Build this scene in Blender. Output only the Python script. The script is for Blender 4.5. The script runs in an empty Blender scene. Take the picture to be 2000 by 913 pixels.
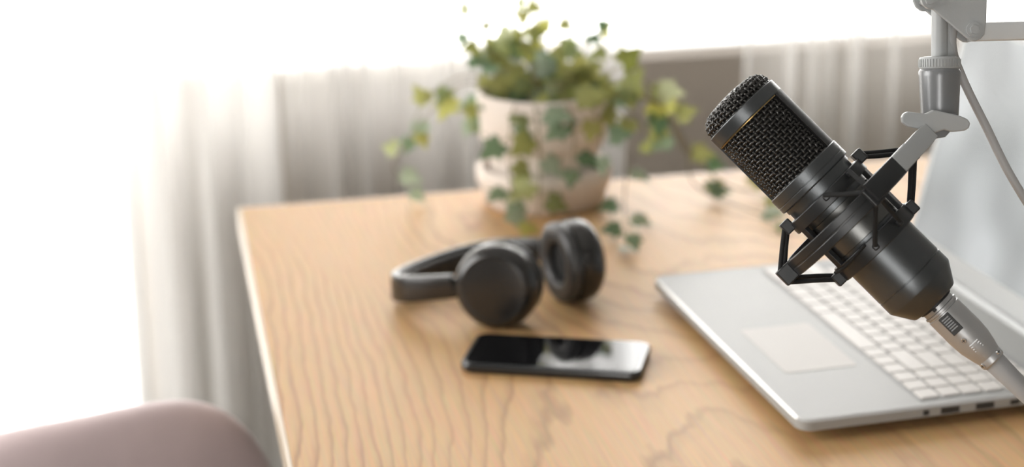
import bpy, bmesh, math, random
from mathutils import Vector, Matrix

random.seed(7)
scene = bpy.context.scene
col = scene.collection
PI = math.pi

# ------------------------------------------------------------------ camera
TOP = 0.74                                   # height of the table top above the floor
CR = Vector((0.9998, -0.0048, -0.0189))      # camera right
CU = Vector((0.0195, 0.2436, 0.9697))        # camera up
CF = Vector((0.0, 0.9699, -0.2437))          # camera forward
CR = (CR - CF * CR.dot(CF)).normalized()
CU = CR.cross(CF).normalized()
cam_data = bpy.data.cameras.new('camera')
cam = bpy.data.objects.new('camera', cam_data)
col.objects.link(cam)
M = Matrix((CR, CU, -CF)).transposed().to_4x4()
M.translation = Vector((0, 0, TOP + 0.5761))
cam.matrix_world = M
cam_data.sensor_width = 36
cam_data.lens = 63.0
cam_data.shift_y = -0.1033
cam_data.clip_start = 0.02
cam_data.dof.use_dof = True
cam_data.dof.focus_distance = 1.155
cam_data.dof.aperture_fstop = 4.0
scene.camera = cam

# ------------------------------------------------------------------ world, exposure
SKY = 7.0
world = bpy.data.worlds.new('overcast_sky')
scene.world = world
world.use_nodes = True
bg = world.node_tree.nodes['Background']
bg.inputs['Color'].default_value = (1.0, 0.985, 0.96, 1)
bg.inputs['Strength'].default_value = SKY
scene.view_settings.view_transform = 'Standard'
scene.view_settings.look = 'None'
scene.view_settings.gamma = 1.0
scene.view_settings.use_curve_mapping = False
scene.view_settings.exposure = 0.5
cy = scene.cycles
cy.use_denoising = True
cy.use_adaptive_sampling = True
cy.adaptive_threshold = 0.05
cy.adaptive_min_samples = 16
cy.max_bounces = 6
cy.diffuse_bounces = 3
cy.glossy_bounces = 3
cy.transparent_max_bounces = 10
cy.transmission_bounces = 3
cy.sample_clamp_indirect = 6.0
cy.caustics_reflective = False
cy.caustics_refractive = False

# room frame: origin under the far left corner of the table, a = along the back wall, b = towards it
KX, KY, RA = -0.3136, 1.9489, 0.1971
EX, EY = math.cos(RA), math.sin(RA)
def W(a, b, z=0.0):
    return Vector((KX + EX * a - EY * b, KY + EY * a + EX * b, z))
ROOM = Matrix.Translation((KX, KY, 0)) @ Matrix.Rotation(RA, 4, 'Z')
BW = 0.95          # inner face of the back wall
AL, AR, BF, CEIL = -1.9, 2.5, -3.4, 2.55
SILL = TOP - 0.066

def portal(name, loc, ux, sx, sy, nrm):
    d = bpy.data.lights.new(name, 'AREA')
    d.shape = 'RECTANGLE'; d.size = sx; d.size_y = sy
    d.cycles.is_portal = True
    o = bpy.data.objects.new(name, d); col.objects.link(o)
    z = -nrm.normalized(); x = ux.normalized(); y = z.cross(x)
    m = Matrix((x, y, z)).transposed().to_4x4(); m.translation = loc
    o.matrix_world = m
EA = Vector((EX, EY, 0)); EB = Vector((-EY, EX, 0))
portal('window_portal', W(1.02, BW + 0.10, (SILL + 2.3) / 2), EA, 2.2, 2.3 - SILL, -EB)
portal('added_door_portal', W(-0.62, BW + 0.10, 1.16), EA, 1.04, 2.28, -EB)
portal('added_rear_window_portal', W(-.85, BF - 0.1, 1.35), EA, .8, 1.5, EB)
portal('side_window_portal', W(AL - 0.1, -0.4, 1.55), EB, 1.6, 1.5, EA)

# ------------------------------------------------------------------ helpers
def link(o, parent=None):
    col.objects.link(o)
    if parent is not None:
        o.parent = parent
    return o

def obj(name, bm, mat, parent=None, smooth=None, bevel=None):
    bmesh.ops.recalc_face_normals(bm, faces=bm.faces[:])
    me = bpy.data.meshes.new(name)
    bm.to_mesh(me); bm.free()
    me.materials.append(mat)
    o = bpy.data.objects.new(name, me)
    link(o, parent)
    if smooth is not None:
        for p in me.polygons: p.use_smooth = True
        me.set_sharp_from_angle(angle=math.radians(smooth))
    if bevel:
        md = o.modifiers.new('bevel', 'BEVEL'); md.width = bevel; md.segments = 2
        md.limit_method = 'ANGLE'; md.angle_limit = math.radians(40)
    return o

def thing(name, label, cat, mat=None, group=None):
    o = bpy.data.objects.new(name, None)
    o.empty_display_size = 0.02
    col.objects.link(o)
    if mat is not None: o.matrix_world = mat
    return tag(o, label, cat, group)

def tag(o, label, cat, group=None):
    o['label'] = label; o['category'] = cat
    if group: o['group'] = group
    return o

def struct(o):
    o['kind'] = 'structure'
    return o

def box(bm, lo, hi, m=None):
    vs = []
    for x in (lo[0], hi[0]):
        for y in (lo[1], hi[1]):
            for z in (lo[2], hi[2]):
                v = Vector((x, y, z))
                vs.append(bm.verts.new(m @ v if m is not None else v))
    for f in ((0, 1, 3, 2), (4, 6, 7, 5), (0, 4, 5, 1), (2, 3, 7, 6), (0, 2, 6, 4), (1, 5, 7, 3)):
        bm.faces.new([vs[i] for i in f])
    return vs

def prism(bm, pts, z0, z1, m=None):
    """closed polygon pts (x, y) extruded from z0 to z1"""
    f = lambda v: (m @ Vector(v)) if m is not None else Vector(v)
    lo = [bm.verts.new(f((x, y, z0))) for x, y in pts]
    hi = [bm.verts.new(f((x, y, z1))) for x, y in pts]
    n = len(pts)
    bm.faces.new(lo[::-1]); bm.faces.new(hi)
    for i in range(n):
        bm.faces.new((lo[i], lo[(i + 1) % n], hi[(i + 1) % n], hi[i]))
    return lo, hi

def lathe(bm, prof, seg=48, m=None, a0=0.0, a1=2 * PI, closed=False):
    """profile of (r, z) turned about z; closed joins last to first point"""
    full = abs(a1 - a0 - 2 * PI) < 1e-6
    n = seg if full else seg + 1
    rings = []
    for r, z in prof:
        if r < 1e-9:
            v = Vector((0, 0, z)); rings.append([bm.verts.new(m @ v if m else v)])
        else:
            ring = []
            for i in range(n):
                t = a0 + (a1 - a0) * i / seg
                v = Vector((r * math.cos(t), r * math.sin(t), z))
                ring.append(bm.verts.new(m @ v if m else v))
            rings.append(ring)
    pairs = list(zip(rings, rings[1:]))
    if closed: pairs.append((rings[-1], rings[0]))
    for A, B in pairs:
        for i in range(seg):
            j = (i + 1) % n
            q = []
            for v in (A[i % len(A)], A[j % len(A)], B[j % len(B)], B[i % len(B)]):
                if v not in q: q.append(v)
            if len(q) > 2: bm.faces.new(q)
    if closed and not full:
        bm.faces.new([r[0] for r in rings]); bm.faces.new([r[-1] for r in rings][::-1])

def tube(bm, pts, rad, seg=8, cap=True, closed=False, flat=1.0):
    pts = [Vector(p) for p in pts]
    n = len(pts)
    R = rad if isinstance(rad, (list, tuple)) else [rad] * n
    prev = None; rings = []
    for i, p in enumerate(pts):
        if closed: t = pts[(i + 1) % n] - pts[i - 1]
        else: t = pts[min(i + 1, n - 1)] - pts[max(i - 1, 0)]
        t.normalize()
        if prev is None:
            u = t.orthogonal().normalized()
        else:
            u = prev - t * prev.dot(t)
            u = u.normalized() if u.length > 1e-6 else t.orthogonal().normalized()
        prev = u; w = t.cross(u)
        rings.append([bm.verts.new(p + (u * math.cos(2 * PI * k / seg) + w * flat * math.sin(2 * PI * k / seg)) * R[i]) for k in range(seg)])
    m = n if closed else n - 1
    for i in range(m):
        A, B = rings[i], rings[(i + 1) % n]
        for k in range(seg):
            bm.faces.new((A[k], A[(k + 1) % seg], B[(k + 1) % seg], B[k]))
    if cap and not closed:
        bm.faces.new(rings[0][::-1]); bm.faces.new(rings[-1])

def sweep(bm, pts, ups, hw, hh, round_=0.35):
    """rounded rectangular ribbon along pts; hw half thickness sideways, hh half height along up"""
    pts = [Vector(p) for p in pts]; n = len(pts); rings = []
    for i, p in enumerate(pts):
        t = (pts[min(i + 1, n - 1)] - pts[max(i - 1, 0)]).normalized()
        u = Vector(ups[i] if isinstance(ups, list) else ups); u = (u - t * u.dot(t)).normalized()
        s = t.cross(u)
        a = hw[i] if isinstance(hw, list) else hw
        b = hh[i] if isinstance(hh, list) else hh
        c = min(a, b) * round_ * 2 * 0.5
        prof = [(a, b - c), (a - c * .3, b - c * .3), (a - c, b), (-a + c, b), (-a + c * .3, b - c * .3), (-a, b - c),
                (-a, -b + c), (-a + c * .3, -b + c * .3), (-a + c, -b), (a - c, -b), (a - c * .3, -b + c * .3), (a, -b + c)]
        rings.append([bm.verts.new(p + s * x + u * y) for x, y in prof])
    for A, B in zip(rings, rings[1:]):
        for k in range(12):
            bm.faces.new((A[k], A[(k + 1) % 12], B[(k + 1) % 12], B[k]))
    bm.faces.new(rings[0][::-1]); bm.faces.new(rings[-1])

def spline(P, per=8):
    P = [Vector(p) for p in P]; out = []
    for i in range(len(P) - 1):
        p0 = P[max(i - 1, 0)]; p1 = P[i]; p2 = P[i + 1]; p3 = P[min(i + 2, len(P) - 1)]
        for k in range(per):
            t = k / per
            out.append(0.5 * ((2 * p1) + (p2 - p0) * t + (2 * p0 - 5 * p1 + 4 * p2 - p3) * t * t + (3 * p1 - p0 - 3 * p2 + p3) * t ** 3))
    out.append(P[-1]); return out

def rrect(x0, y0, x1, y1, r, seg=6):
    pts = []
    for cx, cy_, a in ((x1 - r, y1 - r, 0), (x0 + r, y1 - r, PI / 2), (x0 + r, y0 + r, PI), (x1 - r, y0 + r, 1.5 * PI)):
        for k in range(seg + 1):
            t = a + PI / 2 * k / seg
            pts.append((cx + r * math.cos(t), cy_ + r * math.sin(t)))
    return pts

# ------------------------------------------------------------------ materials
def newmat(name):
    m = bpy.data.materials.new(name); m.use_nodes = True
    nt = m.node_tree
    return m, nt, nt.nodes['Principled BSDF']

def mat(name, rgb, rough=0.5, metal=0.0, var=0.06, scale=40, bump=0.0, spec=0.5, sheen=0.0, coat=0.0):
    m, nt, b = newmat(name)
    tc = nt.nodes.new('ShaderNodeTexCoord')
    nz = nt.nodes.new('ShaderNodeTexNoise'); nz.inputs['Scale'].default_value = scale; nz.inputs['Detail'].default_value = 3
    nt.links.new(tc.outputs['Object'], nz.inputs['Vector'])
    mx = nt.nodes.new('ShaderNodeMix'); mx.data_type = 'RGBA'
    mx.inputs[6].default_value = tuple(c * (1 - var) for c in rgb) + (1,)
    mx.inputs[7].default_value = tuple(min(1, c * (1 + var)) for c in rgb) + (1,)
    nt.links.new(nz.outputs['Fac'], mx.inputs[0]); nt.links.new(mx.outputs[2], b.inputs['Base Color'])
    b.inputs['Roughness'].default_value = rough; b.inputs['Metallic'].default_value = metal
    b.inputs['Specular IOR Level'].default_value = spec
    if sheen:
        b.inputs['Sheen Weight'].default_value = sheen; b.inputs['Sheen Roughness'].default_value = 0.4
    if coat: b.inputs['Coat Weight'].default_value = coat; b.inputs['Coat Roughness'].default_value = 0.08
    if bump:
        bp = nt.nodes.new('ShaderNodeBump'); bp.inputs['Strength'].default_value = bump; bp.inputs['Distance'].default_value = 0.001
        n2 = nt.nodes.new('ShaderNodeTexNoise'); n2.inputs['Scale'].default_value = scale * 25
        nt.links.new(tc.outputs['Object'], n2.inputs['Vector'])
        nt.links.new(n2.outputs['Fac'], bp.inputs['Height']); nt.links.new(bp.outputs['Normal'], b.inputs['Normal'])
    return m

def wood_mat():
    m, nt, b = newmat('oak_veneer')
    N = nt.nodes.new; L = nt.links.new
    tc = N('ShaderNodeTexCoord')
    def noise(sc, detail, vec_scale, off=0.0):
        mp = N('ShaderNodeMapping'); mp.inputs['Scale'].default_value = vec_scale; mp.inputs['Location'].default_value = (off, off * .7, 0)
        L(tc.outputs['Object'], mp.inputs['Vector'])
        n = N('ShaderNodeTexNoise'); n.inputs['Scale'].default_value = sc; n.inputs['Detail'].default_value = detail
        n.inputs['Roughness'].default_value = 0.45
        L(mp.outputs['Vector'], n.inputs['Vector']); return n
    def math_(op, a, c=None, v=None):
        n = N('ShaderNodeMath'); n.operation = op
        L(a, n.inputs[0])
        if c is not None: L(c, n.inputs[1])
        if v is not None: n.inputs[1].default_value = v
        return n.outputs[0]
    field = noise(1.0, 1.2, (3.0, 1.0, 1), 2.9)
    wob = noise(1.0, 2.0, (40, 12, 1), 1.0)
    sx = N('ShaderNodeSeparateXYZ'); L(tc.outputs['Object'], sx.inputs['Vector'])
    f = math_('ADD', math_('MULTIPLY', field.outputs['Fac'], v=34.0), math_('MULTIPLY', sx.outputs['X'], v=36.0))
    f = math_('ADD', f, math_('MULTIPLY', wob.outputs['Fac'], v=1.1))
    fr = math_('FRACT', f)
    ring = N('ShaderNodeValToRGB')
    e = ring.color_ramp.elements
    e[0].position = 0.0; e[0].color = (0, 0, 0, 1)
    e[1].position = 1.0; e[1].color = (0, 0, 0, 1)
    for pos, v in ((0.45, .04), (0.72, .40), (0.84, 1.0), (0.92, .6)):
        x = ring.color_ramp.elements.new(pos); x.color = (v, v, v, 1)
    L(fr, ring.inputs['Fac'])
    patch = noise(1.0, 2.0, (5, 2, 1), 8.0)
    pw = N('ShaderNodeMapRange'); pw.inputs['From Min'].default_value = .35; pw.inputs['From Max'].default_value = .65
    pw.inputs['To Min'].default_value = .35
    L(patch.outputs['Fac'], pw.inputs['Value'])
    fib = noise(1.0, 4.0, (420, 14, 1), 2.0)
    k = math_('MULTIPLY', ring.outputs['Color'], pw.outputs['Result'])
    mx = N('ShaderNodeMix'); mx.data_type = 'RGBA'
    mx.inputs[6].default_value = (0.585, 0.355, 0.162, 1)
    mx.inputs[7].default_value = (0.36, 0.205, 0.09, 1)
    L(k, mx.inputs[0])
    m2 = N('ShaderNodeMix'); m2.data_type = 'RGBA'; m2.blend_type = 'MULTIPLY'
    m2.inputs[0].default_value = 0.35
    L(mx.outputs[2], m2.inputs[6]); L(fib.outputs['Color'], m2.inputs[7])
    hsv = N('ShaderNodeHueSaturation'); hsv.inputs['Value'].default_value = 1.25
    L(m2.outputs[2], hsv.inputs['Color'])
    L(hsv.outputs['Color'], b.inputs['Base Color'])
    b.inputs['Roughness'].default_value = 0.5
    b.inputs['Specular IOR Level'].default_value = 0.28
    bp = N('ShaderNodeBump'); bp.inputs['Strength'].default_value = 0.08; bp.inputs['Distance'].default_value = 0.001
    L(fib.outputs['Fac'], bp.inputs['Height']); L(bp.outputs['Normal'], b.inputs['Normal'])
    return m

def sheer_mat(name, dens):
    m = bpy.data.materials.new(name); m.use_nodes = True
    nt = m.node_tree; nt.nodes.clear()
    N = nt.nodes.new; L = nt.links.new
    out = N('ShaderNodeOutputMaterial')
    tr = N('ShaderNodeBsdfTransparent'); df = N('ShaderNodeBsdfDiffuse'); tl = N('ShaderNodeBsdfTranslucent')
    df.inputs['Color'].default_value = (.80, .78, .75, 1); tl.inputs['Color'].default_value = (.80, .78, .75, 1)
    m1 = N('ShaderNodeMixShader'); m1.inputs[0].default_value = .6
    L(df.outputs[0], m1.inputs[1]); L(tl.outputs[0], m1.inputs[2])
    # woven cloth covers more of the view the more it is seen edge-on
    lw = N('ShaderNodeLayerWeight'); lw.inputs['Blend'].default_value = .35
    ad = N('ShaderNodeMath'); ad.operation = 'MULTIPLY_ADD'; ad.use_clamp = True
    L(lw.outputs['Facing'], ad.inputs[0]); ad.inputs[1].default_value = .45; ad.inputs[2].default_value = dens
    m2 = N('ShaderNodeMixShader'); L(ad.outputs[0], m2.inputs[0])
    L(tr.outputs[0], m2.inputs[1]); L(m1.outputs[0], m2.inputs[2])
    L(m2.outputs[0], out.inputs[0])
    return m

def leaf_mat(name, ramp):
    m, nt, b = newmat(name)
    N = nt.nodes.new; L = nt.links.new
    oi = N('ShaderNodeObjectInfo'); rp = N('ShaderNodeValToRGB')
    el = rp.color_ramp.elements
    el[0].position = 0; el[0].color = ramp[0] + (1,)
    el[1].position = 1; el[1].color = ramp[-1] + (1,)
    for i, c in enumerate(ramp[1:-1]):
        x = el.new((i + 1) / (len(ramp) - 1)); x.color = c + (1,)
    L(oi.outputs['Random'], rp.inputs['Fac'])
    tc = N('ShaderNodeTexCoord'); nz = N('ShaderNodeTexNoise'); nz.inputs['Scale'].default_value = 160
    L(tc.outputs['Object'], nz.inputs['Vector'])
    mx = N('ShaderNodeMix'); mx.data_type = 'RGBA'; mx.blend_type = 'OVERLAY'; mx.inputs[0].default_value = .5
    L(rp.outputs['Color'], mx.inputs[6]); L(nz.outputs['Color'], mx.inputs[7])
    L(mx.outputs[2], b.inputs['Base Color'])
    b.inputs['Roughness'].default_value = .4
    tl = N('ShaderNodeBsdfTranslucent'); L(mx.outputs[2], tl.inputs['Color'])
    ms = N('ShaderNodeMixShader'); ms.inputs[0].default_value = .5
    out = nt.nodes['Material Output']
    L(b.outputs[0], ms.inputs[1]); L(tl.outputs[0], ms.inputs[2]); L(ms.outputs[0], out.inputs[0])
    return m

def glass_mat():
    m = bpy.data.materials.new('window_glass'); m.use_nodes = True
    nt = m.node_tree; nt.nodes.clear()
    N = nt.nodes.new; L = nt.links.new
    out = N('ShaderNodeOutputMaterial'); tr = N('ShaderNodeBsdfTransparent'); gl = N('ShaderNodeBsdfGlossy')
    gl.inputs['Roughness'].default_value = .02
    fr = N('ShaderNodeFresnel'); fr.inputs['IOR'].default_value = 1.45
    ms = N('ShaderNodeMixShader')
    L(fr.outputs[0], ms.inputs[0]); L(tr.outputs[0], ms.inputs[1]); L(gl.outputs[0], ms.inputs[2]); L(ms.outputs[0], out.inputs[0])
    return m

M_wall = mat('painted_wall', (.42, .41, .39), .9, scale=3, var=.02)
M_wall_back = mat('taupe_wall', (.46, .405, .345), .9, scale=3, var=.05)
M_ceil = mat('ceiling_paint', (.60, .60, .59), .9, scale=3, var=.02)
M_floor = mat('grey_floor', (.22, .22, .21), .6, scale=6, var=.1)
M_frame = mat('white_frame', (.82, .82, .80), .4, var=.02)
M_glass = glass_mat()
M_sheer = sheer_mat('sheer_voile', .44)
M_sheer_dense = sheer_mat('sheer_voile_dense', .76)  # dense, so the added door's brightness falls off in a soft gradient
M_sheer2 = sheer_mat('sheer_voile_thin', .22)
M_wood = wood_mat()
M_edge = mat('pale_edge_band', (.60, .50, .38), .35, var=.08, scale=30)
M_leg = mat('dark_metal_leg', (.05, .05, .05), .45, .6)
M_velvet = mat('dusty_pink_velvet', (.70, .56, .56), .85, sheen=.8, var=.08, scale=25, bump=.1)
M_chairleg = mat('chair_leg_wood', (.35, .22, .12), .5)
M_alu = mat('laptop_aluminium', (.34, .34, .328), .5, .0, var=.02, scale=20, bump=.03)
M_alu_edge = mat('polished_chamfer', (.75, .75, .75), .22, .8, var=.02)
M_key = mat('key_cap', (.62, .59, .56), .5, var=.03)
M_keywell = mat('key_well', (.30, .30, .295), .6, .0, var=.03)
M_pad = mat('trackpad_glass', (.43, .405, .375), .5, .0, var=.02)
M_port = mat('port_dark', (.03, .03, .03), .5)
M_rubber = mat('rubber_foot', (.03, .03, .03), .8)
M_bezel = mat('lid_bezel', (.5, .51, .51), .4, .1, var=.02)
M_phone = mat('phone_body', (.012, .013, .014), .3, var=.1, coat=.3)
M_pscreen = mat('phone_screen', (.006, .006, .007), .05, var=.05, spec=.22)
M_hp = mat('headphone_plastic', (.013, .0115, .010), .27, var=.1, bump=.03, spec=.7)
M_hp2 = mat('headphone_pad', (.035, .034, .033), .4, var=.1, bump=.1, spec=.7)
M_hp3 = mat('headphone_cloth', (.012, .012, .012), .9, var=.2, scale=200)
M_pot = mat('pot_ceramic', (.72, .64, .57), .55, var=.06, scale=18, bump=.08)
M_soil = mat('potting_soil', (.05, .035, .022), .95, var=.4, scale=120, bump=.6)
M_stem = mat('vine_stem', (.20, .16, .07), .6, var=.2, scale=60)
M_leafA = leaf_mat('ivy_leaf', [(.20, .22, .05), (.34, .34, .10), (.20, .26, .11), (.42, .40, .13), (.13, .18, .07)])
M_leafB = leaf_mat('ivy_leaf_young', [(.50, .49, .13), (.43, .48, .22), (.55, .58, .36), (.48, .46, .09)])
M_leafC = leaf_mat('ivy_leaf_waxy', [(.10, .17, .08), (.22, .31, .19), (.38, .45, .33)])
M_mic = mat('mic_black_enamel', (.095, .10, .103), .34, .75, var=.06, scale=60, bump=.06)
M_mic_matte = mat('mic_black_matte', (.016, .016, .017), .5, .2, var=.1, bump=.1)
M_mesh = mat('mic_wire_mesh', (.055, .053, .05), .27, .8, var=.15, scale=200)
M_sleeve = mat('sleeve_metal', (.13, .13, .125), .32, .9, var=.05, bump=.04)
M_liner = mat('mic_inner_foam', (.006, .006, .006), .9)
M_brass = mat('mic_capsule_edge', (.45, .30, .12), .35, .9)
M_sm = mat('mount_plastic', (.020, .021, .022), .36, .1, var=.08, bump=.04)
M_cord = mat('elastic_cord', (.012, .012, .012), .85, var=.3, scale=400, bump=.4)
M_grey = mat('boom_plastic_fade_lightened', (.40, .41, .41), .45, .0, var=.04, bump=.05)  # boom greys lightened: a white fade worked into the colours
M_midgrey = mat('collar_metal_fade_lightened', (.22, .225, .23), .3, .2, var=.05)
M_arm = mat('boom_arm_fade_lightened', (.70, .71, .71), .4, .0, var=.03)
M_xlr = mat('connector_nickel_fade_lightened', (.42, .42, .42), .4, .6, var=.05)  # plug and cable greys lightened too, imitating the same white fade
M_boot = mat('cable_rubber_fade_lightened', (.33, .33, .33), .6, var=.06)
M_cable = mat('cable_jacket_fade_lightened', (.42, .42, .42), .5, var=.05)
M_screw = mat('screw_steel', (.6, .6, .6), .25, .9)

def screen_mat():
    m, nt, b = newmat('laptop_display_painted_glow')
    N = nt.nodes.new; L = nt.links.new
    tc = N('ShaderNodeTexCoord'); nz = N('ShaderNodeTexNoise'); nz.inputs['Scale'].default_value = 9; nz.inputs['Detail'].default_value = 1
    L(tc.outputs['Object'], nz.inputs['Vector'])
    rp = N('ShaderNodeValToRGB'); rp.color_ramp.elements[0].color = (.42, .44, .44, 1); rp.color_ramp.elements[1].color = (.75, .78, .79, 1)
    rp.color_ramp.elements[0].position = .35; rp.color_ramp.elements[1].position = .65
    L(nz.outputs['Fac'], rp.inputs['Fac'])
    b.inputs['Base Color'].default_value = (.02, .02, .02, 1)
    b.inputs['Roughness'].default_value = .25
    L(rp.outputs['Color'], b.inputs['Emission Color']); b.inputs['Emission Strength'].default_value = .55  # patchy glow stands in for reflection and pale fade on a dark screen
    return m
M_screen = screen_mat()

# ------------------------------------------------------------------ room shell
def room_obj(name, boxes, m, kind=True, parent=None):
    bm = bmesh.new()
    for lo, hi in boxes: box(bm, lo, hi)
    o = obj(name, bm, m, parent)
    if parent is None: o.matrix_world = ROOM
    if kind: struct(o)
    return o
T = 0.2
room_obj('floor', [((AL - T, BF - T, -.1), (AR + T, BW + T, 0))], M_floor)
room_obj('ceiling', [((AL - T, BF - T, CEIL), (AR + T, BW + T, CEIL + .1))], M_ceil)
DL, DR = -1.14, -.13           # opening for the added door, whitens the far left
WL, WR = -.13, 2.08            # window opening
HEAD = 2.30
bm = bmesh.new()
for lo, hi in (((AL - T, BW, 0), (DL, BW + T, CEIL)), ((DL, BW, HEAD), (WR, BW + T, CEIL)), ((WR, BW, 0), (AR + T, BW + T, CEIL))):
    box(bm, lo, hi)
# parapet under the window; end rounded to shade off the added door's light
RR = .19
prism(bm, [(DR + RR - RR * math.cos(t * PI / 20), BW + RR - RR * math.sin(t * PI / 20)) for t in range(11)] + [(WR, BW), (WR, BW + T), (DR, BW + T)], 0, SILL)
wb = obj('wall_back', bm, M_wall_back, None, smooth=25); wb.matrix_world = ROOM; struct(wb)
SW0, SW1, SZ0, SZ1 = -1.2, 0.4, .8, 2.3
FW0, FW1, FZ0, FZ1 = -1.25, -.45, .6, 2.1  # opening for the added rear window
room_obj('wall_left', [((AL - T, BF, 0), (AL, SW0, CEIL)), ((AL - T, SW1, 0), (AL, BW, CEIL)),
                       ((AL - T, SW0, 0), (AL, SW1, SZ0)), ((AL - T, SW0, SZ1), (AL, SW1, CEIL))], M_wall)
room_obj('wall_right', [((AR, BF, 0), (AR + T, BW, CEIL))], M_wall)
room_obj('wall_front', [((AL - T, BF - T, 0), (FW0, BF, CEIL)), ((FW1, BF - T, 0), (AR + T, BF, CEIL)),
                        ((FW0, BF - T, 0), (FW1, BF, FZ0)), ((FW0, BF - T, FZ1), (FW1, BF, CEIL))], M_wall)

def window(name, a0, a1, z0, z1, b0, mull, lab, horizontal=True):
    root = bpy.data.objects.new(name, None); col.objects.link(root); root.matrix_world = ROOM
    struct(root)
    def bx(n, lo, hi, m):
        if not horizontal:
            lo, hi = (lo[1], lo[0], lo[2]), (hi[1], hi[0], hi[2])
            lo, hi = tuple(min(p, q) for p, q in zip(lo, hi)), tuple(max(p, q) for p, q in zip(lo, hi))
        bm = bmesh.new(); box(bm, lo, hi); return obj(n, bm, m, root)
    f = .022
    b1 = b0 + .05
    bx('window_frame', (a0, b0, z0), (a1, b1, z0 + f), M_frame)
    bx('window_frame', (a0, b0, z1 - f), (a1, b1, z1), M_frame)
    bx('window_frame', (a0, b0, z0 + f), (a0 + f, b1, z1 - f), M_frame)
    bx('window_frame', (a1 - f, b0, z0 + f), (a1, b1, z1 - f), M_frame)
    edges = [a0 + f] + mull + [a1 - f]
    for m_ in mull:
        bx('mullion', (m_ - .03, b0, z0 + f), (m_ + .03, b1, z1 - f), M_frame)
    for i in range(len(edges) - 1):
        l = edges[i] + (.03 if i > 0 else 0); r = edges[i + 1] - (.03 if i < len(edges) - 2 else 0)
        bx('pane', (l, b0 + .02, z0 + f), (r, b0 + .026, z1 - f), M_glass)
    return root
window('window_1', WL, WR, SILL - .02, HEAD, BW + .08, [1.62], 'x')
window('window_2', SW0, SW1, SZ0, SZ1, AL - .13, [-.4], 'x', horizontal=False)
window('added_rear_window', FW0, FW1, FZ0, FZ1, BF - .13, [], 'x')  # added unseen window behind the camera, puts a highlight on the microphone
window('added_bright_door', DL, DR, 0.0, HEAD, BW + .08, [], 'x')  # added door: blown-out sky imitates a white fade at far left

# ------------------------------------------------------------------ sheer curtains
def curtain(a0, a1, b, waves, amp, m, label, seed, gather=None):
    rnd = random.Random(seed)
    ph = [rnd.uniform(0, 2 * PI) for _ in range(4)]
    n = int(waves * 22)
    zs = [0.012, .25, .5, .75, 1.0, 1.4, 1.9, CEIL - .003]
    bm = bmesh.new(); rows = []
    for z in zs:
        row = []
        for i in range(n + 1):
            t = i / n
            w = waves * t * 2 * PI + 1.1 * math.sin(3.1 * t * 2 * PI + ph[0]) + .5 * math.sin(7.3 * t * 2 * PI + ph[1])
            a = a0 + (a1 - a0) * t + .35 * amp * math.sin(2 * w + ph[2])
            k = amp * (.75 + .35 * math.sin(5 * t * 2 * PI + ph[3])) * (1.0 + .15 * math.sin(z * 2 + t * 9))
            row.append(bm.verts.new((a, b + k * math.sin(w) + .004 * math.sin(z * 5 + t * 20), z)))
        rows.append(row)
    for A, B in zip(rows, rows[1:]):
        for i in range(n): bm.faces.new((A[i], A[i + 1], B[i + 1], B[i]))
    o = obj('sheer_curtain', bm, m, None, smooth=180)
    o.matrix_world = ROOM
    tag(o, label, 'curtain', 'sheer curtains along the window wall')
curtain(-1.30, .10, BW - .24, 14, .030, M_sheer_dense, 'white sheer curtain over the added bright door at far left', 3)
curtain(.11, .66, BW - .20, 7, .034, M_sheer, 'white sheer curtain in soft folds behind left of the potted ivy', 11)
curtain(.86, 1.12, BW - .20, 4, .030, M_sheer2, 'narrow white sheer curtain bunched behind the microphone head', 23)
curtain(1.13, 2.1, BW - .18, 6, .03, M_sheer2, 'white sheer curtain hanging behind the laptop and boom arm', 31)

# ------------------------------------------------------------------ table
TW, TL, TT = .846, 1.45, .028
table = thing('dining_table', 'light oak wooden table with a pale edge band', 'table', ROOM)
bm = bmesh.new(); box(bm, (.004, -TL + .004, TOP - TT), (TW - .004, -.004, TOP))
obj('table_top', bm, M_wood, table, bevel=.0012)
for lo, hi in (((0, -TL, TOP - TT), (.004, 0, TOP - .0006)), ((TW - .004, -TL, TOP - TT), (TW, 0, TOP - .0006)),
               ((.004, -.004, TOP - TT), (TW - .004, 0, TOP - .0006)), ((.004, -TL, TOP - TT), (TW - .004, -TL + .004, TOP - .0006))):
    bm = bmesh.new(); box(bm, lo, hi); obj('edge_band', bm, M_edge, table, bevel=.001)
for x in (.12, TW - .12):
    for y in (-.12, -TL + .12):
        bm = bmesh.new(); prism(bm, rrect(x - .025, y - .025, x + .025, y + .025, .006, 3), 0, TOP - TT)
        obj('leg', bm, M_leg, table)
bm = bmesh.new()
for lo, hi in (((.145, -.135, TOP - TT - .05), (TW - .145, -.105, TOP - TT)), ((.145, -TL + .105, TOP - TT - .05), (TW - .145, -TL + .135, TOP - TT))):
    box(bm, lo, hi)
obj('apron', bm, M_leg, table)

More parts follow.
